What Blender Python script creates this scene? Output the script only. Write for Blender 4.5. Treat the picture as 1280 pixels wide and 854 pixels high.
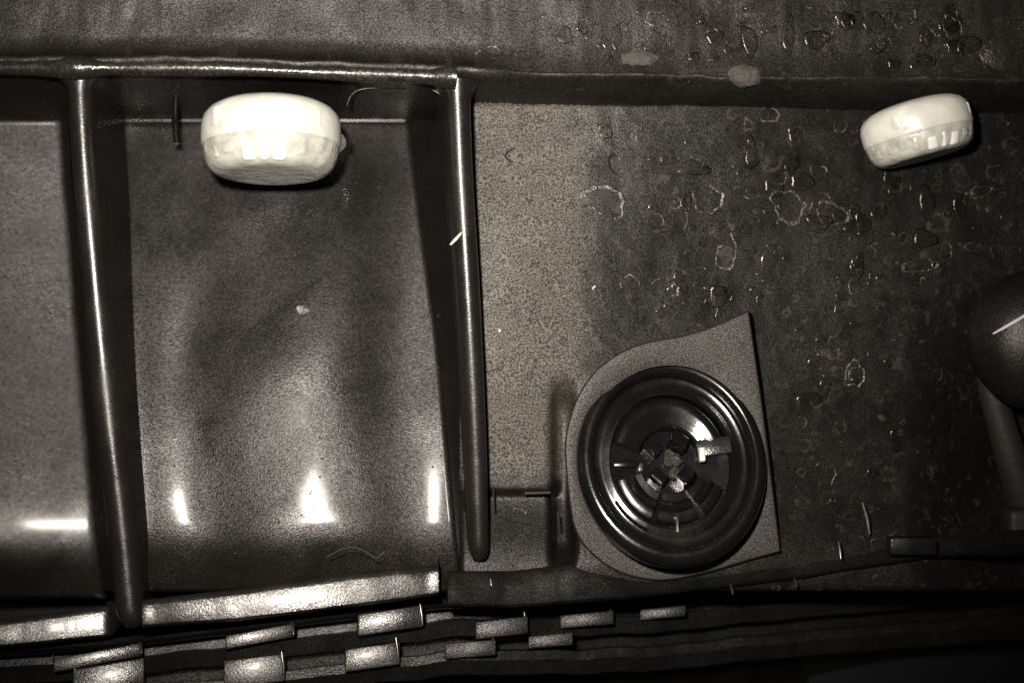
import bpy, bmesh, math, random
from mathutils import Vector, Matrix, noise

for o in list(bpy.data.objects):
    bpy.data.objects.remove(o)
S = bpy.context.scene
S.unit_settings.system = 'METRIC'
S.unit_settings.scale_length = 0.01          # one unit is about one centimetre: a 13 cm wide view
COL = S.collection
R = math.radians

# ------------------------------------------------------------------ camera, world, lamp, exposure
D, CX, CZ = 20.0, -1.6, 0.3                  # distance of the camera to the front plane y=0, its x and z
cam = bpy.data.cameras.new('camera')
cam.sensor_width = 36
cam.lens = 36 * D / 12.8
cam.shift_x, cam.shift_y = -CX / 12.8, -CZ / 12.8
cam.clip_start, cam.clip_end = 0.1, 400
cam.dof.use_dof = True
cam.dof.focus_distance = D + 0.3
cam.dof.aperture_fstop = 0.09
co = bpy.data.objects.new('camera', cam)
COL.objects.link(co)
co.location = (CX, -D, CZ)
co.rotation_euler = (R(90), 0, 0)
S.camera = co

w = bpy.data.worlds.new('World')
S.world = w
w.use_nodes = True
w.node_tree.nodes['Background'].inputs[0].default_value = (1, 0.93, 0.83, 1)
w.node_tree.nodes['Background'].inputs[1].default_value = 0.022

lamp = bpy.data.lights.new('torch', 'SPOT')   # the light beside the lens
lamp.energy = 31000
lamp.color = (1.0, 0.905, 0.80)
lamp.shadow_soft_size = 0.45
lamp.spot_size = R(60)
lamp.spot_blend = 1.0
lo = bpy.data.objects.new('torch', lamp)
COL.objects.link(lo)
lo.location = (-2.9, -17.5, 2.6)
lo.rotation_euler = (Vector((-0.8, 0.5, 1.6)) - lo.location).to_track_quat('-Z', 'Y').to_euler()

S.view_settings.view_transform = 'Standard'
S.view_settings.look = 'None'
S.view_settings.exposure = 0
S.view_settings.gamma = 1
S.view_settings.use_curve_mapping = False
S.render.engine = 'CYCLES'
S.cycles.use_denoising = False
S.cycles.max_bounces = 6

rnd = random.Random(7)


# ------------------------------------------------------------------ helpers
def P(px, py, y=0.0):
    k = (D + y) / D
    return Vector((CX + ((px - 640) / 100 - CX) * k, y, CZ + ((427 - py) / 100 - CZ) * k))


def lerp(a, b, t):
    return a + (b - a) * t


def curve(pts, t):
    """Catmull-Rom through tuples pts, t in 0..1."""
    n = len(pts) - 1
    f = min(max(t, 0), 1) * n
    i = min(int(f), n - 1)
    f -= i
    p0, p1, p2, p3 = pts[max(i - 1, 0)], pts[i], pts[i + 1], pts[min(i + 2, n)]
    return tuple(0.5 * (2 * b + (c - a) * f + (2 * a - 5 * b + 4 * c - d) * f * f + (3 * b - a - 3 * c + d) * f ** 3)
                 for a, b, c, d in zip(p0, p1, p2, p3))


def pw(pts, x):
    """piecewise linear y(x)"""
    if x <= pts[0][0]:
        return pts[0][1]
    for (a, b), (c, d) in zip(pts, pts[1:]):
        if x <= c:
            return b + (d - b) * (x - a) / (c - a)
    return pts[-1][1]


def table(T, f):
    f = min(max(f, 0), len(T) - 1.001)
    i = int(f)
    return T[i] + (T[i + 1] - T[i]) * (f - i)


def ss(a, b, x):
    t = min(max((x - a) / (b - a), 0), 1)
    return t * t * (3 - 2 * t)


def link(name, me, mat, parent=None, smooth=True, angle=40):
    if mat and not me.materials:
        me.materials.append(mat)
    if smooth:
        me.polygons.foreach_set('use_smooth', [True] * len(me.polygons))
        if angle:
            me.set_sharp_from_angle(angle=R(angle))
    o = bpy.data.objects.new(name, me)
    COL.objects.link(o)
    o.parent = parent
    return o


def frombm(name, bm, mat, parent=None, smooth=True, angle=40):
    bmesh.ops.recalc_face_normals(bm, faces=bm.faces)
    me = bpy.data.meshes.new(name)
    bm.to_mesh(me)
    bm.free()
    return link(name, me, mat, parent, smooth, angle)


def loft_bm(rows, closed=False, caps=False, bm=None):
    bm = bm or bmesh.new()
    vs = [[bm.verts.new(p) for p in r] for r in rows]
    for a, b in zip(vs, vs[1:]):
        n = len(a)
        for j in range(n if closed else n - 1):
            k = (j + 1) % n
            try:
                bm.faces.new((a[j], a[k], b[k], b[j]))
            except ValueError:
                pass
    if caps:
        bm.faces.new(vs[0])
        bm.faces.new(vs[-1])
    return bm


def loft(name, rows, mat, parent=None, closed=False, caps=False, angle=60):
    return frombm(name, loft_bm(rows, closed, caps), mat, parent, True, angle)


def lathe_bm(prof, n=64, bm=None, a0=0, a1=2 * math.pi, sx=1, sy=1):
    """prof: (r, z) list turned about z"""
    full = abs(a1 - a0 - 2 * math.pi) < 1e-6
    m = n if full else n + 1
    rows = []
    for i in range(m):
        a = a0 + (a1 - a0) * i / n
        rows.append([(max(r, 1e-4) * math.cos(a) * sx, max(r, 1e-4) * math.sin(a) * sy, z) for r, z in prof])
    if full:
        rows.append(rows[0])
    bm = loft_bm(rows, bm=bm)
    bmesh.ops.remove_doubles(bm, verts=bm.verts, dist=2e-4)
    return bm


def box_bm(cx, cy, cz, sx, sy, sz, bev=0.03, seg=2, taper=1.0):
    bm = bmesh.new()
    bmesh.ops.create_cube(bm, size=1)
    for v in bm.verts:
        t = taper if v.co.y < 0 else 1
        v.co = Vector((cx + v.co.x * sx * t, cy + v.co.y * sy, cz + v.co.z * sz * t))
    if bev:
        bmesh.ops.bevel(bm, geom=bm.edges[:], offset=bev, segments=seg, affect='EDGES', profile=0.5)
    return bm


def tube_bm(pts, rads, n=10, bm=None):
    pts = [Vector(p) for p in pts]
    rows = []
    for i, p in enumerate(pts):
        t = (pts[min(i + 1, len(pts) - 1)] - pts[max(i - 1, 0)]).normalized()
        a = t.cross(Vector((0, 1, 0.05))).normalized()
        b = t.cross(a)
        r = rads[i] if isinstance(rads, (list, tuple)) else rads
        rows.append([p + (a * math.cos(2 * math.pi * k / n) + b * math.sin(2 * math.pi * k / n)) * r for k in range(n)])
    return loft_bm(rows, closed=True, caps=True, bm=bm)


def dense(pl, n=4):
    r = []
    m = len(pl)
    for i in range(m):
        a, b, c, d = pl[i - 1], pl[i], pl[(i + 1) % m], pl[(i + 2) % m]
        for k in range(n):
            f = k / n
            corner = m > 15 and ((i in (8, 9, 12, 13)) or ((i + 1) % m in (9, 13)))
            if corner:
                r.append((lerp(b[0], c[0], f), lerp(b[1], c[1], f)))
            else:
                r.append(curve([a, b, c, d], (1 + f) / 3))
    return r


def tag(o, label, cat, group=None, kind=None):
    o['label'] = label
    o['category'] = cat
    if group:
        o['group'] = group
    if kind:
        o['kind'] = kind
    return o


def thing(name, label, cat, loc=(0, 0, 0), rot=(0, 0, 0), group=None):
    o = bpy.data.objects.new(name, None)
    o.empty_display_size = 0.2
    COL.objects.link(o)
    o.location, o.rotation_euler = loc, rot
    return tag(o, label, cat, group)


# ------------------------------------------------------------------ materials
def plastic(name, base=(0.018, 0.017, 0.016), rough=0.42, grain=0.35, dust=0.25, dustcol=(0.11, 0.098, 0.085),
            bump=0.25, coat=0.0, gscale=48, dscale=0.9, spec=0.5, lo=0.42, hi=0.68, patch=False, rings=0.0, ring_from=0.6, soft=0.05):
    m = bpy.data.materials.new(name)
    m.use_nodes = True
    nt = m.node_tree
    N, L = nt.nodes, nt.links
    b = N['Principled BSDF']
    tc = N.new('ShaderNodeTexCoord')
    fine = N.new('ShaderNodeTexNoise')
    fine.inputs['Scale'].default_value = gscale
    fine.inputs['Detail'].default_value = 1.5
    fine.inputs['Roughness'].default_value = 0.7
    L.new(tc.outputs['Object'], fine.inputs['Vector'])
    med = N.new('ShaderNodeTexNoise')
    med.inputs['Scale'].default_value = dscale
    med.inputs['Detail'].default_value = 7
    med.inputs['Roughness'].default_value = 0.62
    med.inputs['Distortion'].default_value = 0.6
    L.new(tc.outputs['Object'], med.inputs['Vector'])
    # speckle: light grains of dust between the pits
    rs = N.new('ShaderNodeMapRange')
    rs.inputs[1].default_value, rs.inputs[2].default_value = 0.47, 0.66
    L.new(fine.outputs['Fac'], rs.inputs[0])
    rd = N.new('ShaderNodeMapRange')
    rd.inputs[1].default_value, rd.inputs[2].default_value = lo, hi
    rd.inputs[3].default_value, rd.inputs[4].default_value = 0.15, 1.0
    L.new(med.outputs['Fac'], rd.inputs[0])
    mul = N.new('ShaderNodeMath'); mul.operation = 'MULTIPLY'
    L.new(rs.outputs[0], mul.inputs[0]); L.new(rd.outputs[0], mul.inputs[1])
    sc = N.new('ShaderNodeMath'); sc.operation = 'MULTIPLY'; sc.inputs[1].default_value = dust * 2
    sc.use_clamp = True
    L.new(mul.outputs[0], sc.inputs[0])
    if patch:
        # a patch left dry and dusty beside the second rib, with an uneven edge
        geo = N.new('ShaderNodeSeparateXYZ')
        L.new(tc.outputs['Object'], geo.inputs[0])
        def edge(sock, a, b):
            e = N.new('ShaderNodeMapRange'); e.interpolation_type = 'SMOOTHSTEP'
            e.inputs[1].default_value, e.inputs[2].default_value = a, b
            ad = N.new('ShaderNodeMath'); ad.operation = 'MULTIPLY_ADD'; ad.inputs[1].default_value = 1.0
            L.new(med.outputs['Fac'], ad.inputs[0]); L.new(sock, ad.inputs[2])
            L.new(ad.outputs[0], e.inputs[0])
            return e.outputs[0]
        ex = edge(geo.outputs['X'], 1.85, 1.15)
        ez = edge(geo.outputs['Z'], -1.45, -1.15)
        pm = N.new('ShaderNodeMath'); pm.operation = 'MULTIPLY'
        L.new(ex, pm.inputs[0]); L.new(ez, pm.inputs[1])
        g2 = N.new('ShaderNodeMapRange')
        g2.inputs[1].default_value, g2.inputs[2].default_value = 0.36, 0.68
        g2.inputs[3].default_value, g2.inputs[4].default_value = 0.05, 1.0
        L.new(fine.outputs['Fac'], g2.inputs[0])
        pd = N.new('ShaderNodeMath'); pd.operation = 'MULTIPLY'
        L.new(pm.outputs[0], pd.inputs[0]); L.new(g2.outputs[0], pd.inputs[1])
        mx = N.new('ShaderNodeMath'); mx.operation = 'MAXIMUM'
        L.new(sc.outputs[0], mx.inputs[0]); L.new(pd.outputs[0], mx.inputs[1])
        sc = mx
    if rings:
        # dried water rings: thin uneven outlines of many sizes, flat stains on the plastic
        sep = N.new('ShaderNodeSeparateXYZ')
        L.new(tc.outputs['Object'], sep.inputs[0])
        dry = N.new('ShaderNodeMapRange'); dry.interpolation_type = 'SMOOTHSTEP'
        dry.inputs[1].default_value, dry.inputs[2].default_value = ring_from, ring_from + 1.2
        L.new(sep.outputs[0], dry.inputs[0])
        wn = N.new('ShaderNodeTexNoise'); wn.inputs['Scale'].default_value = 6; wn.inputs['Detail'].default_value = 3
        L.new(tc.outputs['Object'], wn.inputs['Vector'])
        wv = N.new('ShaderNodeMix'); wv.data_type = 'RGBA'; wv.blend_type = 'LINEAR_LIGHT'; wv.inputs[0].default_value = 0.11
        L.new(tc.outputs['Object'], wv.inputs[6]); L.new(wn.outputs['Color'], wv.inputs[7])
        last = None
        for scl, wid, amt in ((2.3, 0.07, 0.7), (4.4, 0.09, 0.9), (8.5, 0.13, 0.7)):
            vo = N.new('ShaderNodeTexVoronoi'); vo.inputs['Scale'].default_value = scl
            L.new(wv.outputs[2], vo.inputs['Vector'])
            sx = N.new('ShaderNodeSeparateXYZ'); L.new(vo.outputs['Color'], sx.inputs[0])
            rad = N.new('ShaderNodeMath'); rad.operation = 'MULTIPLY'; rad.inputs[1].default_value = 0.42
            L.new(sx.outputs[0], rad.inputs[0])
            df = N.new('ShaderNodeMath'); df.operation = 'SUBTRACT'
            L.new(vo.outputs['Distance'], df.inputs[0]); L.new(rad.outputs[0], df.inputs[1])
            ab = N.new('ShaderNodeMath'); ab.operation = 'ABSOLUTE'; L.new(df.outputs[0], ab.inputs[0])
            mr = N.new('ShaderNodeMapRange'); mr.inputs[1].default_value, mr.inputs[2].default_value = wid, 0.0
            L.new(ab.outputs[0], mr.inputs[0])
            g = N.new('ShaderNodeMath'); g.operation = 'MULTIPLY'     # some rings strong, most faint
            pw3 = N.new('ShaderNodeMath'); pw3.operation = 'POWER'; pw3.inputs[1].default_value = 1.7
            L.new(sx.outputs[1], pw3.inputs[0])
            L.new(mr.outputs[0], g.inputs[0]); L.new(pw3.outputs[0], g.inputs[1])
            br = N.new('ShaderNodeMath'); br.operation = 'MULTIPLY'   # broken along the outline
            bm_ = N.new('ShaderNodeMapRange'); bm_.inputs[1].default_value, bm_.inputs[2].default_value = 0.42, 0.60
            bm_.inputs[4].default_value = amt
            L.new(wn.outputs['Fac'], bm_.inputs[0])
            L.new(g.outputs[0], br.inputs[0]); L.new(bm_.outputs[0], br.inputs[1])
            if last:
                mxx = N.new('ShaderNodeMath'); mxx.operation = 'MAXIMUM'
                L.new(last.outputs[0], mxx.inputs[0]); L.new(br.outputs[0], mxx.inputs[1]); last = mxx
            else:
                last = br
        rm = N.new('ShaderNodeMath'); rm.operation = 'MULTIPLY'
        L.new(last.outputs[0], rm.inputs[0]); L.new(dry.outputs[0], rm.inputs[1])
        rk = N.new('ShaderNodeMath'); rk.operation = 'MULTIPLY'; rk.inputs[1].default_value = rings
        L.new(rm.outputs[0], rk.inputs[0])
        ro = N.new('ShaderNodeMath'); ro.operation = 'MAXIMUM'
        L.new(sc.outputs[0], ro.inputs[0]); L.new(rk.outputs[0], ro.inputs[1])
        sc = ro
    mix = N.new('ShaderNodeMix'); mix.data_type = 'RGBA'
    L.new(sc.outputs[0], mix.inputs[0])
    mix.inputs[6].default_value = (*base, 1)
    # the dust is not one colour
    dn = N.new('ShaderNodeTexNoise'); dn.inputs['Scale'].default_value = gscale * 0.6
    L.new(tc.outputs['Object'], dn.inputs['Vector'])
    hs = N.new('ShaderNodeMix'); hs.data_type = 'RGBA'; hs.blend_type = 'MULTIPLY'; hs.inputs[0].default_value = 0.35
    hs.inputs[6].default_value = (*dustcol, 1)
    L.new(dn.outputs['Color'], hs.inputs[7])
    L.new(hs.outputs[2], mix.inputs[7])
    L.new(mix.outputs[2], b.inputs['Base Color'])
    rr = N.new('ShaderNodeMapRange')
    rr.inputs[1].default_value, rr.inputs[2].default_value = 0.3, 0.7
    rr.inputs[3].default_value, rr.inputs[4].default_value = max(rough - 0.10, 0.05), min(rough + 0.16, 1)
    L.new(med.outputs['Fac'], rr.inputs[0])
    L.new(rr.outputs[0], b.inputs['Roughness'])
    sp = N.new('ShaderNodeMapRange')            # the sheen breaks up into fine grains
    sp.inputs[1].default_value, sp.inputs[2].default_value = 0.36, 0.64
    sp.inputs[3].default_value, sp.inputs[4].default_value = spec * (1 - grain), spec * (1 + grain)
    L.new(fine.outputs['Fac'], sp.inputs[0])
    L.new(sp.outputs[0], b.inputs['Specular IOR Level'])
    b.inputs['Coat Weight'].default_value = coat
    b.inputs['Coat Roughness'].default_value = 0.15
    bp = N.new('ShaderNodeBump')
    bp.inputs['Strength'].default_value = bump
    bp.inputs['Distance'].default_value = 0.02
    L.new(fine.outputs['Fac'], bp.inputs['Height'])
    bp2 = N.new('ShaderNodeBump')
    bp2.inputs['Strength'].default_value = soft
    bp2.inputs['Distance'].default_value = 0.06
    m2 = N.new('ShaderNodeTexNoise'); m2.inputs['Scale'].default_value = 5; m2.inputs['Detail'].default_value = 4
    L.new(tc.outputs['Object'], m2.inputs['Vector'])
    L.new(m2.outputs['Fac'], bp2.inputs['Height'])
    L.new(bp.outputs[0], bp2.inputs['Normal'])
    L.new(bp2.outputs[0], b.inputs['Normal'])
    return m


def simple(name, base, rough=0.4, spec=0.5, sss=0.0, bump=0.0, bscale=8, trans=0.0, lowmix=0.72):
    m = bpy.data.materials.new(name)
    m.use_nodes = True
    N, L = m.node_tree.nodes, m.node_tree.links
    b = N['Principled BSDF']
    b.inputs['Roughness'].default_value = rough
    b.inputs['Specular IOR Level'].default_value = spec
    if sss:
        b.inputs['Subsurface Weight'].default_value = sss
        b.inputs['Subsurface Radius'].default_value = (0.5, 0.45, 0.3)
        b.inputs['Subsurface Scale'].default_value = 0.4
    b.inputs['Transmission Weight'].default_value = trans
    tc = N.new('ShaderNodeTexCoord')
    n = N.new('ShaderNodeTexNoise')
    n.inputs['Scale'].default_value = bscale
    n.inputs['Detail'].default_value = 5
    L.new(tc.outputs['Object'], n.inputs['Vector'])
    mx = N.new('ShaderNodeMix'); mx.data_type = 'RGBA'
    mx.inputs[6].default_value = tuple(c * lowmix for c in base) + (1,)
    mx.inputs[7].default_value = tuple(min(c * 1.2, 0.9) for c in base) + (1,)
    L.new(n.outputs['Fac'], mx.inputs[0])
    L.new(mx.outputs[2], b.inputs['Base Color'])
    if bump:
        bp = N.new('ShaderNodeBump')
        bp.inputs['Strength'].default_value = bump
        bp.inputs['Distance'].default_value = 0.05
        L.new(n.outputs['Fac'], bp.inputs['Height'])
        L.new(bp.outputs[0], b.inputs['Normal'])
    return m


def wet(name):
    """a thin clear film: see-through, with a mirror-like skin by Fresnel"""
    m = bpy.data.materials.new(name)
    m.use_nodes = True
    N, L = m.node_tree.nodes, m.node_tree.links
    N.remove(N['Principled BSDF'])
    tr, gl, fr, mx = N.new('ShaderNodeBsdfTransparent'), N.new('ShaderNodeBsdfGlossy'), N.new('ShaderNodeFresnel'), N.new('ShaderNodeMixShader')
    tr.inputs[0].default_value = (0.86, 0.85, 0.82, 1)
    gl.inputs['Roughness'].default_value = 0.20
    fr.inputs['IOR'].default_value = 1.36
    bp, n, tc = N.new('ShaderNodeBump'), N.new('ShaderNodeTexNoise'), N.new('ShaderNodeTexCoord')
    n.inputs['Scale'].default_value = 14
    bp.inputs['Strength'].default_value = 0.25
    bp.inputs['Distance'].default_value = 0.03
    L.new(tc.outputs['Object'], n.inputs['Vector']); L.new(n.outputs['Fac'], bp.inputs['Height'])
    L.new(bp.outputs[0], gl.inputs['Normal'])
    L.new(fr.outputs[0], mx.inputs[0]); L.new(tr.outputs[0], mx.inputs[1]); L.new(gl.outputs[0], mx.inputs[2])
    L.new(mx.outputs[0], N['Material Output'].inputs['Surface'])
    return m


M = {
    'flange': plastic('grimy_black_plastic', base=(0.008, 0.0075, 0.007), rough=0.44, dust=0.13, bump=0.2, grain=0.6, spec=0.33, lo=0.35, hi=0.7, rings=0.5, ring_from=-0.6),
    'bead': plastic('worn_lip_plastic', base=(0.012, 0.011, 0.010), rough=0.28, dust=0.2, bump=0.3, gscale=22, grain=0.5),
    'pocket': plastic('grainy_black_plastic', base=(0.006, 0.0055, 0.005), rough=0.34, dust=0.12, bump=0.20, grain=0.65, spec=0.25, coat=0.10, soft=0.02),
    'rib': plastic('smooth_black_plastic', base=(0.008, 0.0075, 0.007), rough=0.30, dust=0.08, bump=0.12, coat=0.2, grain=0.3, spec=0.55),
    'panel': plastic('splashed_black_plastic', base=(0.005, 0.0048, 0.0044), rough=0.42, dust=0.05, dustcol=(0.14, 0.127, 0.110), bump=0.2, grain=0.6, dscale=1.6, spec=0.22,
                     patch=True, rings=0.5, ring_from=0.75, soft=0.03),
    'edge': simple('glint_bar_plastic', (0.02, 0.019, 0.018), rough=0.22, spec=0.8),  # glossy plastic for the bars that stand in for glints
    'skirt': plastic('oily_black_plastic', base=(0.005, 0.0048, 0.0044), rough=0.36, dust=0.07, bump=0.25, dscale=1.6, spec=0.3, grain=0.5),
    'plate': plastic('dusty_plate_plastic', base=(0.018, 0.017, 0.015), rough=0.55, dust=0.20, dustcol=(0.12, 0.105, 0.09), bump=0.22, grain=0.6, lo=0.2, hi=0.5),
    'ledge': plastic('scuffed_black_plastic', base=(0.010, 0.0095, 0.009), rough=0.29, dust=0.16, bump=0.2, grain=0.5, spec=0.7, coat=0.15, dscale=2.2),
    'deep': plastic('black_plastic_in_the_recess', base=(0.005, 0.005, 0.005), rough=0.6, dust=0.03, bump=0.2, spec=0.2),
    'gloss': plastic('glossy_black_nylon', base=(0.004, 0.004, 0.004), rough=0.17, dust=0.04, bump=0.04, coat=0.5, spec=0.45, grain=0.2),
    'dark': plastic('dull_black_rubber', base=(0.006, 0.006, 0.0055), rough=0.42, dust=0.10, bump=0.25, spec=0.35, grain=0.5),
    'white': simple('translucent_white_nylon', (0.74, 0.745, 0.68), rough=0.32, sss=0.35, bump=0.35, bscale=2.6, lowmix=0.6, spec=1.0),
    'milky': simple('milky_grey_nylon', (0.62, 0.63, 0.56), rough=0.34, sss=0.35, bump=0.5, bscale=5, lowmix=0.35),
    'bright': simple('lit_white_nylon', (0.82, 0.81, 0.74), rough=0.3, sss=0.2),  # paler tabs: the light they catch by facing out is in the colour
    'grey': simple('weathered_grey_plastic', (0.045, 0.042, 0.036), rough=0.35, bump=0.2),
    'strut': simple('dull_grey_metal', (0.016, 0.0155, 0.014), rough=0.6, spec=0.3, bump=0.3),
    'wet': wet('wet_film'),
    'scale': simple('dried_water_residue', (0.022, 0.020, 0.018), rough=0.34, bump=0.5, bscale=14),
    'mud': simple('dried_mud', (0.050, 0.044, 0.040), rough=0.7, bump=0.9, bscale=12),
    'pale': simple('pale_plastic_shaving', (0.62, 0.60, 0.56), rough=0.4),
    'back': simple('unlit_dark_metal', (0.005, 0.0055, 0.008), rough=0.6, spec=0.25),
}

# ------------------------------------------------------------------ background behind the housing
bm = loft_bm([[(x, 9 + 0.02 * x * x, z) for x in (-40, -20, -8, 0, 8, 20, 40)] for z in (30, 8, 0, -8, -30)])
bk = frombm('background', bm, M['back'])
bk['kind'] = 'structure'

# ------------------------------------------------------------------ the housing
H = thing('plastic_housing', 'black moulded plastic housing with raised ribs, deep pockets and toothed lower edge', 'housing')


def lip_y(px):
    return pw([(-80, 88), (0, 88), (300, 90), (540, 100), (640, 103), (900, 108), (1360, 112)], px)


# upper flange: face, rolled lip, underside going back
rows = []
for i in range(361):
    px = -80 + 1440 * i / 360
    ly = lip_y(px)
    wob = 0.8 * math.sin(px * 0.021) + 0.5 * math.sin(px * 0.057)
    soft = ss(590, 680, px)                     # the lip is lower and duller right of the second rib
    r = lerp(0.10, 0.045, soft)
    ptop = P(px, -60, 0.10)
    row = [ptop]
    for k in range(1, 9):
        q = k / 9
        row.append(P(px, lerp(-60, ly - 16 + wob, q), lerp(0.10, 0.06, q ** 1.5)))
    base = P(px, ly - 10 + wob, lerp(-0.06, 0.0, soft))
    for k in range(9):                          # the bead
        a = R(120 - 190 * k / 8)
        row.append(base + Vector((0, -r * 0.9 * math.cos(a - R(30)), r * math.sin(a) * 0.9)))
    row.append(P(px, ly + lerp(6, 9, soft) + wob, lerp(0.25, 0.22, soft)))
    row.append(P(px, ly + lerp(20, 19, soft), lerp(0.62, 0.5, soft)))
    row.append(P(px, ly + lerp(45, 24, soft), lerp(1.45, 0.65, soft)))
    row.append(P(px, lerp(155, ly + 30, soft), lerp(1.85, 0.85, soft)))
    rows.append(row)
for row in rows:
    for p in row[1:]:
        p.y += 0.025 * noise.fractal(Vector((p.x * 1.3, p.z * 2.0, 3)), 0.6, 2.0, 4)
        p.z += 0.015 * noise.fractal(Vector((p.x * 2.5, p.z, 8)), 0.6, 2.0, 4)
loft('flange', rows, M['flange'], H, angle=70)
pts, rad = [], []
for i in range(91):
    px = -80 + 650 * i / 90
    pts.append(P(px, lip_y(px) - 4 + 0.5 * math.sin(px * 0.021), -0.07))
    rad.append(0.095 + 0.008 * math.sin(px * 0.031) + 0.07 * math.exp(-((px - 97) / 26) ** 2) + 0.08 * math.exp(-((px - 570) / 26) ** 2))
frombm('lip_bead', tube_bm(pts, rad, 20), M['bead'], H, True, 80)

# back sheet deep in the pockets
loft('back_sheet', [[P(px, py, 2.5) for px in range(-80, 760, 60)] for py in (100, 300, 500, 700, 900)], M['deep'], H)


def pad(name, L, Rr, top, bot, depth, mat, nu=110, nv=150, roll=0.05, back=1.2, parent=None):
    rows = []
    for j in range(-2, nv + 3):
        v = min(max(j / nv, 0), 1)
        row = []
        for i in range(-2, nu + 3):
            u = min(max(i / nu, 0), 1)
            py = lerp(top, bot, v)
            px = lerp(L(py), Rr(py), u)
            y = depth(px, py, u)
            p = P(px, py, y)
            ox = -1 if i < 0 else (1 if i > nu else 0)
            oz = 1 if j < 0 else (-1 if j > nv else 0)
            if ox or oz:
                deepest = i in (-2, nu + 2) or j in (-2, nv + 2)
                p = p + Vector((ox * roll, roll * 0.9 + (back if deepest else 0), oz * roll))
            row.append(p)
        rows.append(row)
    return loft(name, rows, mat, parent or H, angle=75)


def fillet(py, start, rad):
    t = min(max((py - start) / 100, 0), rad * 0.93)
    return rad - math.sqrt(rad * rad - t * t)


# middle pocket floor
SLOPE = [(100, -0.3), (140, -0.28), (164, 0.02), (184, 0.30), (225, 0.10), (255, -0.10), (290, -0.17), (340, -0.07), (382, -0.02), (405, 0.02), (440, 0.13), (470, 0.24),
         (500, 0.12), (527, -0.04), (545, -0.09), (562, -0.2), (620, -0.25)]
INT = [0.0]
for q in range(100, 620):
    INT.append(INT[-1] + pw(SLOPE, q) * 0.01)
INT = [sum(INT[max(k - 14, 0):k + 15]) / len(INT[max(k - 14, 0):k + 15]) for k in range(len(INT))]


TILT = [0.0]
for q in range(150, 740):
    TILT.append(TILT[-1] + pw([(150, 0.27), (430, 0.25), (560, 0.215), (640, 0.183), (740, 0.17)], q) * 0.01)


def d_mid(px, py, u):
    q = px - (py - 560) * 0.055                 # the waves lean with the rib
    y = 1.75 - table(TILT, py - 150)
    y += (table(INT, q - 100) - INT[300]) * (0.45 + 0.55 * ss(150, 520, py))
    y += 0.05 * noise.fractal(Vector(((px + 0.5 * py) * 0.006, py * 0.0025, 2)), 0.5, 2.0, 2) * (1 - 0.6 * ss(450, 600, py))
    y += 0.0012 * noise.fractal(Vector((px * 0.025, py * 0.016, 4)), 0.6, 2.0, 2)
    y -= fillet(py, 648, 1.2)
    return y


pad('pocket_floor', lambda py: pw([(150, 138), (500, 160), (760, 192)], py),
    lambda py: pw([(150, 508), (250, 520), (420, 543), (560, 556), (720, 570)], py), 152, 736, d_mid, M['pocket'])


TILT_L = [0.0]
for q in range(150, 760):
    TILT_L.append(TILT_L[-1] + pw([(150, -0.20), (400, -0.09), (560, 0.0), (620, 0.07), (650, 0.18), (668, 0.26), (700, 0.55), (750, 1.2)], q) * 0.01)


def d_left(px, py, u):
    return 1.72 - table(TILT_L, py - 150) + 0.185 * (px - 74) / 100 + 0.004 * noise.noise(Vector((px * 0.02, py * 0.006, 1)))


pad('pocket_floor', lambda py: -90, lambda py: pw([(150, 74), (450, 98), (780, 128)], py), 152, 745, d_left, M['pocket'], nu=24)


# right of the second rib: the splashed panel
def d_panel(px, py, u):
    y = 0.72 - 0.15 * ss(130, 700, py) + 0.10 * ss(740, 1300, px)
    y += 0.05 * math.sin(px * 0.011 + 1) * math.sin(py * 0.013)
    y += 0.011 * noise.fractal(Vector((px * 0.012, py * 0.014, 1)), 0.6, 2.0, 5) * ss(700, 760, px)
    y -= 0.35 * ss(600, 720, py)
    y += 0.5 * math.exp(-((px - 704) / 13) ** 4) * ss(470, 520, py) * (1 - ss(680, 715, py))
    y += 0.10 * ss(612, 620, py) * (1 - ss(694, 702, px))
    y += 0.8 * ss(1130, 1290, px) * ss(330, 520, py)
    return y


pad('panel', lambda py: 580, lambda py: 1380, 130, 735, d_panel, M['panel'], nu=240, nv=130, roll=0.05)


# side walls joining the floors to the ribs and to the ledge below
def wall(name, A, B, ya, yb, mat):
    rows = []
    for j in range(41):
        py = lerp(150, 740, j / 40)
        pa, pb = P(A(py), py, ya(py)), P(B(py), py, yb(py))
        rows.append([pa.lerp(pb, q) + Vector((0, 0.10 * math.sin(math.pi * q), 0)) for q in (0, 0.15, 0.3, 0.5, 0.7, 0.85, 1)])
    return loft(name, rows, mat, H)


mid_l = lambda py: pw([(150, 138), (500, 160), (760, 192)], py)
mid_r = lambda py: pw([(150, 508), (250, 520), (420, 543), (560, 556), (720, 570)], py)
left_r = lambda py: pw([(150, 74), (450, 98), (780, 128)], py)
rib_1 = lambda py: pw([(92, 97), (200, 103), (350, 116), (500, 131), (660, 150), (790, 163)], py)
rib_2 = lambda py: pw([(98, 572), (220, 577), (350, 585), (480, 592), (600, 597), (705, 600)], py)
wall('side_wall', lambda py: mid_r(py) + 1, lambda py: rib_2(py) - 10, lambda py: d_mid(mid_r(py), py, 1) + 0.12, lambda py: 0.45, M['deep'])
wall('side_wall', lambda py: mid_l(py) - 1, lambda py: rib_1(py) + 15, lambda py: d_mid(mid_l(py), py, 0) + 0.10, lambda py: 0.5, M['pocket'])
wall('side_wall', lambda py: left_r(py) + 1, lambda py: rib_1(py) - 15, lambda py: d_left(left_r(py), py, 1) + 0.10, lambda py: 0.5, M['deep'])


# bead added along the middle floor's top edge to draw a highlight line
for x0, x1, yy in ((142, 506, 1.73),):
    frombm('highlight_bead', tube_bm([P(lerp(x0, x1, i / 24), 151, yy) for i in range(25)], 0.04, 10), M['rib'], H)


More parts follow.
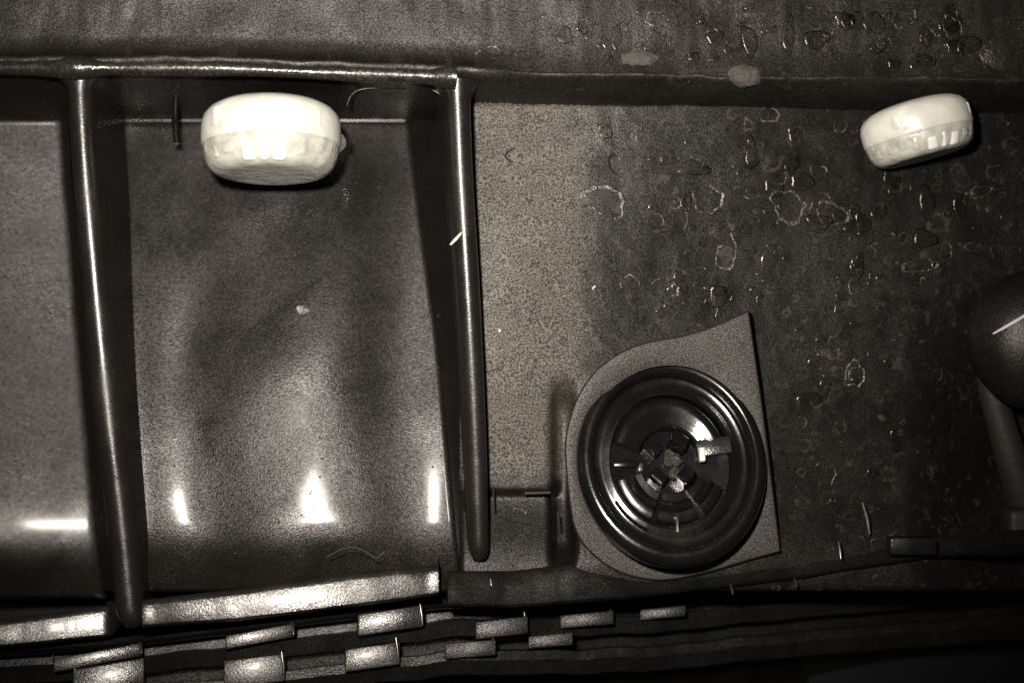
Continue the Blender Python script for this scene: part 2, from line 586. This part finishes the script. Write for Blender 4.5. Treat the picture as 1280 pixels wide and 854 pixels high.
# ribs
def rib(pts, basey, mat, end_round=0.16, n=70, flare=1.0):
    """pts: (px, py, y, half width of the crest, half width at the foot)"""
    rows = []
    for i in range(n + 1):
        t = i / n
        px, py, y, r, wb = curve(pts, t)
        c = P(px, py, y)
        f = 1 + flare * math.exp(-((t) / 0.03) ** 2)
        r *= f
        wb = wb * (1 + 0.0 * math.exp(-(t / 0.04) ** 2))
        e = math.sqrt(max(1 - max((t - (1 - end_round * 0.35)) / (end_round * 0.35), 0) ** 2, 0.0016))
        r *= e
        y0 = c.y + 0.25 * (1 - e)
        row = [Vector((c.x - wb * e, basey, c.z))]
        row.append(Vector((c.x - lerp(r, wb, 0.35) * 1.0, lerp(y0 + r, basey, 0.45), c.z)))
        for k in range(13):
            a = math.pi * (1 - k / 12)
            row.append(Vector((c.x + r * math.cos(a), y0 + r - r * math.sin(a) * 1.05, c.z)))
        row.append(Vector((c.x + lerp(r, wb, 0.35), lerp(y0 + r, basey, 0.45), c.z)))
        row.append(Vector((c.x + wb * e, basey, c.z)))
        rows.append(row)
    return loft('rib', rows, mat, H, angle=80)


rib([(97, 92, -0.10, 0.155, 0.30), (103, 200, -0.12, 0.16, 0.30), (116, 350, -0.14, 0.17, 0.30), (131, 500, -0.17, 0.18, 0.30),
     (150, 660, -0.22, 0.19, 0.28), (163, 790, -0.30, 0.19, 0.25)], 1.5, M['rib'])
rib([(572, 98, -0.10, 0.155, 0.26), (577, 220, -0.08, 0.15, 0.23), (585, 350, -0.06, 0.15, 0.21), (592, 480, -0.03, 0.14, 0.2),
     (597, 600, 0.0, 0.13, 0.19), (600, 705, 0.02, 0.12, 0.18)], 1.5, M['rib'])

# lower ledge: faces below the pockets


def strip(name, up, dn, mat, yaw=0.0, y0=-0.25, tilt=0.10, n=40, back=1.4, bev=0.035, ends=True, bow=0.0, jit=0.0):
    xs = [up[0][0] + (up[-1][0] - up[0][0]) * i / n for i in range(n + 1)]
    rows = []
    mid = (xs[0] + xs[-1]) / 2
    def jag(px, s): return jit * noise.fractal(Vector((px * 0.012, s, 0)), 0.5, 2.0, 4)
    for i, px in enumerate(xs):
        y = y0 + (px - mid) / 100 * math.tan(yaw) + bow * ((px - mid) / 100) ** 2
        e = bev if i in (0, n) and ends else 0
        y += e
        a, b = pw(up, px) + jag(px, 1) * 30, pw(dn, px) + jag(px, 5) * 30
        y += jag(px, 9) * 0.5
        row = [P(px, a - 2, y + back), P(px, a - 2, y + tilt + bev * 2), P(px, a + 2, y + tilt)]
        for k in range(1, 5):
            row.append(P(px, lerp(a, b, k / 5), lerp(y + tilt, y, k / 5)))
        row += [P(px, b - 2, y), P(px, b + 2, y + bev * 2), P(px, b + 2, y + back)]
        rows.append(row)
    if ends:
        rows.insert(0, [Vector((p.x - 0.02, p.y + 0.9, p.z)) for p in rows[0]])
        rows.append([Vector((p.x + 0.02, p.y + 0.9, p.z)) for p in rows[-1]])
    return loft(name, rows, mat, H, angle=50)


strip('ledge', [(-90, 789), (0, 777), (139, 758)], [(-90, 818), (0, 808), (139, 794)], M['ledge'], yaw=R(8), y0=-0.25, tilt=0.09, bow=0.03, jit=0.015)
strip('ledge', [(178, 752), (300, 738), (440, 719), (500, 713), (548, 708)],
      [(178, 783), (300, 774), (440, 757), (500, 749), (548, 742)], M['ledge'], yaw=R(2.5), y0=-0.18, tilt=0.10, bow=-0.08, jit=0.02)
# skirt under the fastener and the right lip
strip('skirt', [(560, 716), (640, 716), (720, 706), (800, 722), (860, 716), (1000, 690), (1110, 678), (1172, 669), (1380, 660)],
      [(560, 756), (640, 758), (720, 752), (800, 745), (860, 738), (1000, 722), (1110, 704), (1172, 694), (1380, 690)],
      M['skirt'], yaw=R(3), y0=0.15, tilt=0.22, n=150, bev=0.02, jit=0.03)
frombm('lip_block', box_bm(*P(1139, 682, 0.10), 0.58, 0.2, 0.22, 0.03), M['skirt'], H)

# under-rail, behind the teeth
rows = []
for i in range(131):
    px = -90 + 1500 * i / 130
    a = pw([(-90, 812), (140, 797), (550, 747), (800, 742), (1000, 722), (1400, 690)], px)
    y = pw([(-90, 0.05), (600, 0.40), (1400, 2.4)], px)
    j = 0.03 * noise.fractal(Vector((px * 0.03, 4, 0)), 0.6, 2.0, 3)
    k = 3 * noise.noise(Vector((px * 0.02, 9, 0)))
    row = []
    for off, dy in ((0, 1.0), (2, 0.12), (8, 0.06), (13, 0.12), (15, 0.55), (28, 0.5), (30, 0.10), (35, 0.05), (50, 0.10), (53, 0.5), (66, 0.5), (69, 0.05),
                    (80, 0.0), (98, 0.10), (101, 0.7), (140, 1.2), (190, 3.4)):
        row.append(P(px, a + off + k * (off > 20), y + dy + j * (dy < 0.3)))
    rows.append(row)
loft('under_rail', rows, M['skirt'], H, angle=35)


def tooth(x0, x1, y0l, y0r, h, yy, yaw, mat, pitch=R(-13)):
    """a small block: left/right edge, heights of its upper edge there, height, depth, turn"""
    c = P((x0 + x1) / 2, (y0l + y0r) / 2 + h / 2, yy)
    k = (D + yy) / D / 100
    bm = box_bm(0, 0.2, 0, (x1 - x0) * k, 0.5, h * k, 0.022, 2)
    roll = math.atan2(y0l - y0r, x1 - x0)
    for v in bm.verts:                           # shear the upper and lower edges, keep the ends upright
        v.co.z += v.co.x * math.tan(roll)
    rot = Matrix.Rotation(yaw, 4, 'Z') @ Matrix.Rotation(pitch, 4, 'X')
    bm.transform(Matrix.Translation(c) @ rot)
    return frombm('tooth', bm, mat, H, True, 30)


TE = [  # upper row
    (68, 178, 822, 805, 17, -0.30, 9), (282, 369, 794, 780, 17, -0.20, 6), (447, 529, 768, 757, 27, -0.05, 3),
    (594, 660, 778, 770, 22, 0.2, -1), (700, 767, 770, 763, 17, 0.5, -4), (800, 857, 763, 756, 14, 0.8, -7), (880, 919, 738, 731, 12, 0.8, -9),
    (960, 998, 728, 722, 12, 1.0, -10),
    # lower row
    (92, 180, 836, 824, 42, -0.42, 8), (280, 356, 826, 818, 34, -0.35, 3), (431, 500, 812, 803, 28, -0.2, 2), (556, 620, 805, 799, 20, 0.1, -3),
    (660, 716, 796, 790, 16, 0.4, -5),
]
for (x0, x1, a, b, h, yy, yaw) in TE:
    yy = pw([(-90, 0.05), (600, 0.40), (1400, 2.4)], (x0 + x1) / 2) - (0.10 if h > 20 else 0.06)
    tooth(x0, x1, a, b, h, yy, R(yaw), M['ledge'] if x0 < 450 else M['skirt'])  # darker plastic on the right-hand teeth puts their fading light into the material

for (px, py, h, yy) in [(176, 810, 14, 0), (366, 786, 15, 0), (527, 768, 27, 0), (657, 776, 24, 0), (765, 771, 17, 0.0), (855, 764, 13, 0.0), (497, 812, 30, 0), (354, 830, 30, 0), (618, 808, 20, 0),
                        (540, 725, 24, -0.16), (615, 737, 26, 0.10), (68, 826, 14, 0), (94, 842, 28, 0), (915, 737, 12, 0.10), (995, 729, 11, 0.10), (1050, 688, 22, 0.10)]:
    y = yy or pw([(-90, 0.05), (600, 0.40), (1400, 2.4)], px) - 0.13
    frombm('tooth_glint', tube_bm([P(px - 2, py - h / 2, y + 0.035), P(px, py, y), P(px + 1, py + h / 2, y - 0.03)], [0.018, 0.024, 0.016], 10), M['edge'], H)  # thin bars added to draw vertical glints at the tooth ends and beyond

for pts, r_ in (([(656, 617, 0.46), (688, 616, 0.44)], 0.02), ([(617, 608, 0.50), (618, 640, 0.42)], 0.012), ([(697, 640, 0.5), (699, 662, 0.45)], 0.014),
                ):
    frombm('edge_glint', tube_bm([P(*p) for p in pts], r_, 8), M['edge'], H)  # short tubes added to draw a lit ledge line and two glints
# mounting boss of the fastener: a raised plate with a cut corner
out = []
for (px, py) in [(706, 560), (713, 520), (726, 488), (748, 460), (780, 438), (815, 426), (850, 420), (885, 410), (912, 399), (936, 388),
                 (945, 450), (955, 520), (965, 600), (976, 690), (940, 700), (900, 712), (860, 722), (820, 726), (780, 718), (748, 700), (722, 670), (712, 630)]:
    out.append((px, py))


out = dense(out)
cxp, cyp = 838, 577
rows = []
for (k, y) in ((1.0, 0.95), (1.0, 0.16), (0.985, 0.125), (0.93, 0.12), (0.80, 0.13), (0.75, 0.15), (0.75, 0.5)):
    row = []
    for px, py in out:
        dx, dy = px - cxp, py - cyp
        q = math.hypot(dx / 112, dy / 120)
        m_ = max((0.985 - k) / 0.115, 0) if k < 0.985 else 0
        if m_ > 0:
            m_ = min(m_, 2.0) / 2.0
            row.append(P(cxp + lerp(dx * 0.985, dx / q, m_), cyp + lerp(dy * 0.985, dy / q, m_), y))
        else:
            row.append(P(cxp + dx * k, cyp + dy * k, y))
    rows.append(row)
loft('boss_plate', rows, M['plate'], H, closed=True, angle=40)
# slit and pin beside the first clip, pocket corner arch
frombm('pin', tube_bm([P(220, 118, 1.1), P(219, 150, 1.0), P(221, 180, 0.95)], [0.035, 0.05, 0.04]), M['gloss'], H)
rows = [(434, 132, 0.5), (438, 121, 0.48), (448, 113, 0.46), (470, 110, 0.45), (520, 110, 0.45), (542, 113, 0.45), (556, 124, 0.45)]
frombm('pocket_bead', tube_bm([P(*curve(rows, i / 30)) for i in range(31)], 0.022), M['skirt'], H)

# ------------------------------------------------------------------ white nylon clips
def clip(label, loc, rot, sc):
    t = thing('push_clip', label, 'plastic clip', loc, rot, 'white nylon clips under the lip')
    t.scale = (sc, sc, sc * 0.92)
    # side profile: shallow crown, straight band, groove, tapering lower rim, flat underside
    prof = [(0.0, 0.50), (0.30, 0.495), (0.52, 0.475), (0.68, 0.43), (0.79, 0.36), (0.855, 0.27), (0.88, 0.16), (0.885, 0.0), (0.88, -0.10), (0.870, -0.128), (0.82, -0.135), (0.0, -0.14)]
    frombm('cap', lathe_bm(prof, 72), M['white'], t, True, 50)
    prof = [(0.70, -0.13), (0.855, -0.130), (0.866, -0.145), (0.858, -0.19), (0.83, -0.32), (0.78, -0.43), (0.71, -0.495), (0.62, -0.525), (0.5, -0.53), (0.0, -0.53)]
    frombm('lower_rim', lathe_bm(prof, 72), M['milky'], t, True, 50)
    rr = random.Random(int(sc * 100))
    a = -84
    while a < 84:                                # moulded notches round the lower rim
        wd = rr.uniform(0.10, 0.2)
        front = abs(a) < 20
        if not front:
            bm = box_bm(0, 0, 0, wd, 0.08, rr.uniform(0.12, 0.24), 0.025, 2)
            bm.transform(Matrix.Rotation(R(a), 4, 'Z') @ Matrix.Translation((0, -0.80, -0.285 + rr.uniform(-0.03, 0.03))) @ Matrix.Rotation(R(14), 4, 'X'))
            frombm('rim_notch', bm, M['milky'], t)
        a += math.degrees(wd / 0.8) + rr.uniform(3, 9)
    for a, wd, hh, zz in ((-14, 0.20, 0.28, -0.37), (0, 0.12, 0.33, -0.35), (14, 0.20, 0.28, -0.37)):
        bm = box_bm(0, 0, 0, wd, 0.12, hh, 0.05, 3, 0.85)
        bm.transform(Matrix.Rotation(R(a), 4, 'Z') @ Matrix.Translation((0, -0.765, zz)) @ Matrix.Rotation(R(20), 4, 'X'))
        frombm('snap_tab', bm, M['bright'], t)
    for a, z, wd, hh in ((-46, 0.14, 0.13, 0.26), (-34, -0.02, 0.2, 0.06), (48, 0.1, 0.05, 0.22)):
        bm = box_bm(0, 0, 0, wd, 0.06, hh, 0.025, 2)
        bm.transform(Matrix.Rotation(R(a), 4, 'Z') @ Matrix.Translation((0, -0.865, z)))
        frombm('grip_ridge', bm, M['white'], t)
    return t


clip('large translucent white clip facing straight out between the two ribs', P(339, 172, 0.15), (R(-7), 0, R(-2)), 1.0)
clip('smaller tilted white clip under the lip at the far right', P(1146, 162, 0.25), (R(-6), R(-13), R(8)), 0.77)
# dark washer ring behind the first clip
wsh = frombm('washer', lathe_bm([(0.60, 0.0), (0.90, 0.0), (0.92, 0.02), (0.92, 0.05), (0.60, 0.05)], 48), M['gloss'])
wsh.location = P(345, 172, 0.45)
wsh.rotation_euler = (R(-14), R(4), 0)
tag(wsh, 'thin dark washer edge peeking out beside the large white clip', 'washer')

# ------------------------------------------------------------------ quarter-turn fastener
F = thing('turn_fastener', 'round glossy black quarter turn fastener with slotted centre on the dusty plate', 'fastener',
          P(838, 577, 0.06), (R(71), 0, R(1)))
F.scale = (0.99, 1.12, 1.0)                       # local z points toward the viewer
rim = [(1.02, -0.3), (1.19, -0.10), (1.205, 0.0), (1.20, 0.07), (1.175, 0.135), (1.13, 0.18), (1.08, 0.195), (1.04, 0.185), (1.005, 0.15), (0.985, 0.08), (0.975, 0.02), (0.97, -0.30)]
frombm('rim', lathe_bm(rim, 96), M['gloss'], F, True, 75)
frombm('dish', lathe_bm([(0.985, 0.0), (0.93, -0.03), (0.86, -0.02), (0.80, 0.015), (0.775, 0.015), (0.765, -0.10), (0.5, -0.16), (0.0, -0.17)], 96), M['gloss'], F, True, 50)
# raised segments of the rotor leave a broad slot across the middle; the lower ones are broken
def sector(name, a0, a1, pr, dz=0.0, mat='gloss'):
    n_ = max(int((a1 - a0) / 4), 4)
    pr = [(r, z + (dz if z > -0.15 else 0)) for r, z in pr]
    bm = lathe_bm(pr, n_, a0=R(a0), a1=R(a1))
    for a_ in (R(a0), R(a1)):
        bm.faces.new([bm.verts.new((r * math.cos(a_), r * math.sin(a_), z)) for r, z in pr])
    return frombm(name, bm, M[mat], F, True, 55)


broad = [(0.38, -0.2), (0.39, -0.06), (0.41, -0.03), (0.46, -0.02), (0.52, 0.0), (0.60, 0.035), (0.66, 0.05), (0.71, 0.035), (0.745, 0.0), (0.755, -0.2)]
sector('rotor_segment', 24, 162, broad)
narrow = [(0.36, -0.2), (0.37, -0.05), (0.39, -0.02), (0.47, -0.03), (0.50, 0.01), (0.54, 0.035), (0.58, 0.01), (0.60, -0.02), (0.70, -0.02), (0.73, -0.05), (0.74, -0.2)]
sector('rotor_segment', 198, 246, narrow, -0.02)
sector('rotor_segment', 252, 296, [(r - 0.02, z) for r, z in narrow], 0.01)
sector('rotor_segment', 304, 336, narrow, -0.03)
thin = [(0.82, -0.1), (0.83, 0.0), (0.85, 0.018), (0.87, 0.0), (0.88, -0.1)]
sector('arc_ridge', 212, 246, thin, 0.0)
sector('arc_ridge', 296, 322, thin, 0.01)
# four worn lugs round a cross shaped recess
for k, (a_, r, w_, l_, z) in enumerate(((60, 0.25, 0.17, 0.22, 0.01), (140, 0.26, 0.19, 0.17, -0.04), (228, 0.24, 0.15, 0.21, -0.02), (318, 0.26, 0.17, 0.20, 0.03))):
    bm = box_bm(0, 0, 0, w_, l_, 0.3, 0.035, 2)
    rr = random.Random(k)
    for v in bm.verts:
        v.co += Vector((rr.uniform(-1, 1), rr.uniform(-1, 1), rr.uniform(-1, 1))) * 0.012
    bm.transform(Matrix.Rotation(R(a_), 4, 'Z') @ Matrix.Translation((r, 0, z - 0.1)) @ Matrix.Rotation(R(15 - 9 * k), 4, 'Y'))
    frombm('lug', bm, M['gloss'], F, True, 30)
bm = box_bm(0.58, 0.10, -0.10, 0.44, 0.20, 0.20, 0.03)
for v in bm.verts:
    v.co.z += 0.10 * (v.co.x - 0.35)
bm.transform(Matrix.Rotation(R(7), 4, 'Z'))
frombm('wing', bm, M['ledge'], F)
bm = box_bm(-0.54, 0.0, -0.16, 0.34, 0.09, 0.12, 0.03)
frombm('wing', bm, M['gloss'], F)
frombm('catch', box_bm(0.40, 0.07, 0.02, 0.075, 0.16, 0.10, 0.02), M['pale'], F)
frombm('catch', box_bm(-0.36, -0.04, -0.16, 0.07, 0.10, 0.10, 0.02), M['grey'], F)
frombm('catch', box_bm(0.03, -0.72, 0.0, 0.03, 0.18, 0.10, 0.012), M['grey'], F)
for (x, y, z, r, sd) in ((0.02, 0.06, -0.10, 0.09, 1), (0.10, 0.03, -0.08, 0.07, 2), (0.06, -0.10, -0.12, 0.07, 3)):
    rr = random.Random(sd)
    bm = bmesh.new()
    bmesh.ops.create_icosphere(bm, subdivisions=2, radius=r)
    for v in bm.verts:
        v.co = Vector((v.co.x * rr.uniform(0.6, 1.3), v.co.y * rr.uniform(0.6, 1.3), v.co.z * rr.uniform(0.5, 1.2))) + Vector((x, y, z))
    frombm('core_chip', bm, M['grey'], F, True, 15)

# ------------------------------------------------------------------ knob at the right edge
K = thing('rubber_buffer', 'dark rounded rubber buffer with a pale scratch at the right edge', 'buffer', P(1300, 425, 0.3), (R(90), 0, 0))
prof = [(0.0, 0.62), (0.25, 0.60), (0.48, 0.54), (0.68, 0.42), (0.82, 0.26), (0.89, 0.08), (0.90, -0.06), (0.84, -0.16), (0.7, -0.22), (0.7, -0.9), (0.0, -0.9)]
frombm('dome', lathe_bm(prof, 64), M['dark'], K, True, 50)
bm = tube_bm([(-0.74, 0.08, 0.38), (-0.52, 0.23, 0.50), (-0.26, 0.40, 0.56)], [0.012, 0.022, 0.02], 8)
frombm('scratch', bm, M['pale'], K)
q = P(1262, 570, 1.1)
st = frombm('strut', tube_bm([P(1225, 440, 1.2), P(1260, 560, 1.1), P(1280, 625, 1.2), P(1295, 700, 1.5)], [0.15, 0.20, 0.22, 0.22], 16), M['strut'])
tag(st, 'pale grey strut running down below the rubber buffer', 'strut')
st2 = frombm('bracket', box_bm(*P(1285, 655, 1.0), 0.62, 0.4, 0.42, 0.08, 3), M['strut'])
tag(st2, 'small dull bracket block at the right edge under the strut', 'bracket')
# shape in the dark lower right corner
tr = frombm('undertray', loft_bm([[P(px, py, 3.2 - (py - 790) * 0.01 + 0.3 * math.sin(px * .01)) for py in (796, 830, 870, 930)] for px in range(1010, 1420, 40)]), M['back'])
tag(tr, 'dark bluish metal tray in the lower right corner', 'tray')


# ------------------------------------------------------------------ splashes and dirt
def drop_bm(rx, ry, h, seed, bm=None, origin=(0, 0, 0), n=22, film=True):
    """dried splash: an uneven raised edge with a sunken middle, lying in the xz plane, toward -y"""
    rr = random.Random(seed)
    ph = [rr.random() * 6.28 for _ in range(4)]
    am = [0.10 + 0.10 * rr.random() for _ in range(4)]
    o = Vector(origin)
    rows = []
    gap = rr.random() * 6.28
    for i in range(n):
        a = 2 * math.pi * i / n
        w = 1 + am[0] * math.sin(2 * a + ph[0]) + am[1] * 0.7 * math.sin(3 * a + ph[1]) + am[2] * 0.4 * math.sin(5 * a + ph[2])
        hh = h * (1.35 * abs(math.cos((a - gap) / 2)) ** 1.3 - 0.35)
        w *= 1 + 0.05 * math.sin(9 * a + ph[3])
        row = []
        for (k, e) in ((0.0 if film else 0.78, 0.2 if film else 0.0), (0.80, 0.2), (0.87, 0.8), (0.91, 1.0), (0.95, 0.8), (1.0, -0.3)):
            row.append(o + Vector((rx * w * k * math.cos(a), -hh * e, ry * w * k * math.sin(a))))
        rows.append(row)
    rows.append(rows[0])
    return loft_bm(rows, bm=bm)


def surf(px, py):
    if py < 84 or py < lip_y(px) - 16:
        q = (py + 60) / (lip_y(px) + 44)
        return lerp(0.10, 0.06, max(q, 0) ** 1.5) - 0.01
    return d_panel(px, py, 0.5)


SPL = [
    (757, 252, 26, 23, 'scale', 'wide faint splash ring at the right border of the dusty strip'),
    (884, 248, 19, 24, 'scale', 'upright oval splash ring with a second ring inside, left of the round one'),
    (985, 257, 24, 20, 'scale', 'round splash ring in the middle of the panel below the mud lump'),
    (908, 318, 14, 24, 'scale', 'tall narrow splash ring above the plate corner'),
    (830, 360, 20, 13, 'scale', 'pale crusty patch above the round fastener'),
    (961, 143, 13, 12, 'mud', 'small pale square-cornered ring just under the lip'),
    (1105, 53, 10, 7, 'scale', 'tiny pale ring high on the flange, right half'),
    (820, 24, 14, 11, 'scale', 'curved splash mark near the top middle of the flange'),
    (1190, 34, 14, 14, 'scale', 'faint round splash high on the flange above the tilted clip'),
    (1150, 332, 24, 10, 'scale', 'flat wide splash mark on the panel below the tilted clip'),
    (1040, 268, 22, 16, 'scale', 'very faint ring just right of the round splash ring'),
    (1068, 468, 13, 20, 'scale', 'faint hooked splash line right of the plate corner'),
    (1225, 240, 16, 8, 'scale', 'slanting pale smear low to the right of the tilted clip'),
]
for i, (px, py, rx, ry, mt, lab) in enumerate(SPL):
    o = frombm('splash_mark', drop_bm(rx / 100, ry / 100, 0.009, 40 + i, n=40, film=False), M['scale'] if mt == 'scale' else M['mud'])
    o.location = P(px, py, surf(px, py) - 0.004)
    tag(o, lab, 'splash mark', 'dried splashes on the panel')


o = frombm('splash_mark', drop_bm(0.09, 0.08, 0.03, 99, film=True), M['scale'])
o.location = P(378, 388, d_mid(378, 388, 0.5) - 0.01)
tag(o, 'single small grey drop mark in the middle of the large pocket floor', 'splash mark', 'dried splashes on the panel')


def lump(name, px, py, rx, ry, h, seed, mat, label, cat):
    rr = random.Random(seed)
    bm = bmesh.new()
    bmesh.ops.create_icosphere(bm, subdivisions=3, radius=1)
    for v in bm.verts:
        k = 0.82 + 0.3 * rr.random()
        v.co = Vector((v.co.x * rx * k, v.co.y * h * k, v.co.z * ry * k))
    o = frombm(name, bm, mat, None, True, 60)
    o.location = P(px, py, surf(px, py) if py < 84 else -0.01)
    return tag(o, label, cat)


lump('mud_lump', 932, 94, 0.22, 0.15, 0.09, 3, M['mud'], 'brownish grey lump of dried mud on the lip', 'mud')
lump('mud_smear', 800, 74, 0.24, 0.12, 0.035, 4, M['mud'], 'pale smear of dirt on the flange left of the mud lump', 'dirt')
lump('mud_smear', 1246, 74, 0.22, 0.24, 0.03, 5, M['scale'], 'grey smear of dirt in the upper right corner', 'dirt')

bm = bmesh.new()
i = 0
while i < 130:
    px, py = rnd.uniform(600, 1275), rnd.uniform(5, 690)
    if 590 < px < 745 and py > 110 and rnd.random() < 0.9: continue
    if 700 < px < 985 and py > 385: continue
    if py > lip_y(px) - 26 and py < lip_y(px) + 34: continue
    if px > 1190 and 330 < py: continue
    if 1070 < px < 1225 and 100 < py < 215: continue
    if rnd.random() < 0.55 * ss(480, 680, py): continue
    r = rnd.choice([3, 4, 4, 5, 5, 6, 7, 8, 10, 13])
    i += 1
    drop_bm(r / 100 * rnd.uniform(0.6, 1.3), r / 100 * rnd.uniform(0.6, 1.3), 0.006 + r * 0.0010, 200 + i, bm=bm,
            origin=P(px, py, surf(px, py) - 0.003), n=12, film=False)
st = frombm('small_splashes', bm, M['scale'])
tag(st, 'many small dried splash marks scattered over the right half', 'splashes', kind='stuff')
def bead_bm(bm, o, rx, ry, h, rr, n=14):
    ph, am = [rr.random() * 6.28 for _ in range(3)], [rr.uniform(0.05, 0.22) for _ in range(3)]
    rows = []
    for i in range(n + 1):
        a = 2 * math.pi * (i % n) / n
        w = 1 + am[0] * math.sin(2 * a + ph[0]) + am[1] * math.sin(3 * a + ph[1]) + 0.5 * am[2] * math.sin(5 * a + ph[2])
        rows.append([o + Vector((rx * w * k * math.cos(a), -h * e, ry * w * k * math.sin(a))) for k, e in ((0.001, 0.8), (0.4, 0.86), (0.7, 0.95), (0.85, 0.8), (0.95, 0.4), (1.0, -0.1))])
    loft_bm(rows, bm=bm)


bm = bmesh.new()
i = 0
SPOT = [(800, 60, 90, 40), (1000, 40, 160, 35), (900, 250, 110, 80), (860, 370, 80, 35), (1110, 300, 110, 70), (735, 420, 25, 40), (1040, 470, 70, 90), (1160, 60, 80, 40)]
while i < 300:
    if rnd.random() < 0.75:
        c_ = rnd.choice(SPOT)
        px, py = rnd.gauss(c_[0], c_[2] * 0.6), rnd.gauss(c_[1], c_[3] * 0.6)
    else:
        px, py = rnd.uniform(620, 1275), rnd.uniform(0, 680)
    if (px < 745 and py > 110 and rnd.random() < 0.85) or px > 1285 or px < 600 or py < -5 or py > 690: continue
    if 722 < px < 980 and py > 392: continue
    if lip_y(px) - 16 < py < lip_y(px) + 36 or (px > 1190 and py > 330): continue
    if 1070 < px < 1225 and 100 < py < 215: continue
    r = rnd.choice([2, 3, 3, 4, 4, 5, 6, 8, 11, 15]) / 100
    e_ = rnd.uniform(0.6, 1.4)
    i += 1
    bead_bm(bm, P(px, py, surf(px, py) + 0.006), r * e_, r / e_, r * rnd.uniform(0.10, 0.22), rnd)
st = frombm('water_droplets', bm, M['wet'])
tag(st, 'glossy wet droplets clinging to the dark right half of the housing', 'droplets', kind='stuff')
bm = bmesh.new()
for k in range(150):
    px, py = rnd.uniform(140, 560), rnd.uniform(160, 700)
    u = (px - 150) / 390
    y = d_mid(px, py, u)
    r = rnd.uniform(0.008, 0.02)
    bmesh.ops.create_icosphere(bm, subdivisions=1, radius=r, matrix=Matrix.Translation(P(px, py, y)))
st = frombm('dust_specks', bm, M['mud'])
tag(st, 'fine dust specks on the middle pocket floor', 'dust', kind='stuff')

# sliver, fibre, and a glint shaped as a strip
sl = frombm('sliver_and_glint', tube_bm([P(563, 306, -0.10), P(570, 299, -0.13), P(577, 291, -0.16)], [0.012, 0.022, 0.012], 8), M['pale'])
tag(sl, 'tiny white sliver stuck across the second rib', 'sliver')
fb = frombm('fibre', tube_bm([P(*curve([(408, 697, -0.1), (424, 688, -0.12), (440, 684, -0.1), (458, 690, -0.1), (470, 698, -0.1), (480, 690, -0.1)], i / 20)) for i in range(21)], 0.006, 6), M['grey'])
tag(fb, 'curled grey fibre lying at the bottom of the middle pocket', 'fibre')
fb = frombm('sliver_and_glint', tube_bm([P(1078, 628, 0.3), P(1084, 648, 0.28), P(1087, 668, 0.25)], [0.014, 0.024, 0.014], 8), M['grey'])  # a glint on a thin curved edge, put in as geometry
tag(fb, 'thin upright glint modelled as a strip on the lower right lip', 'sliver')
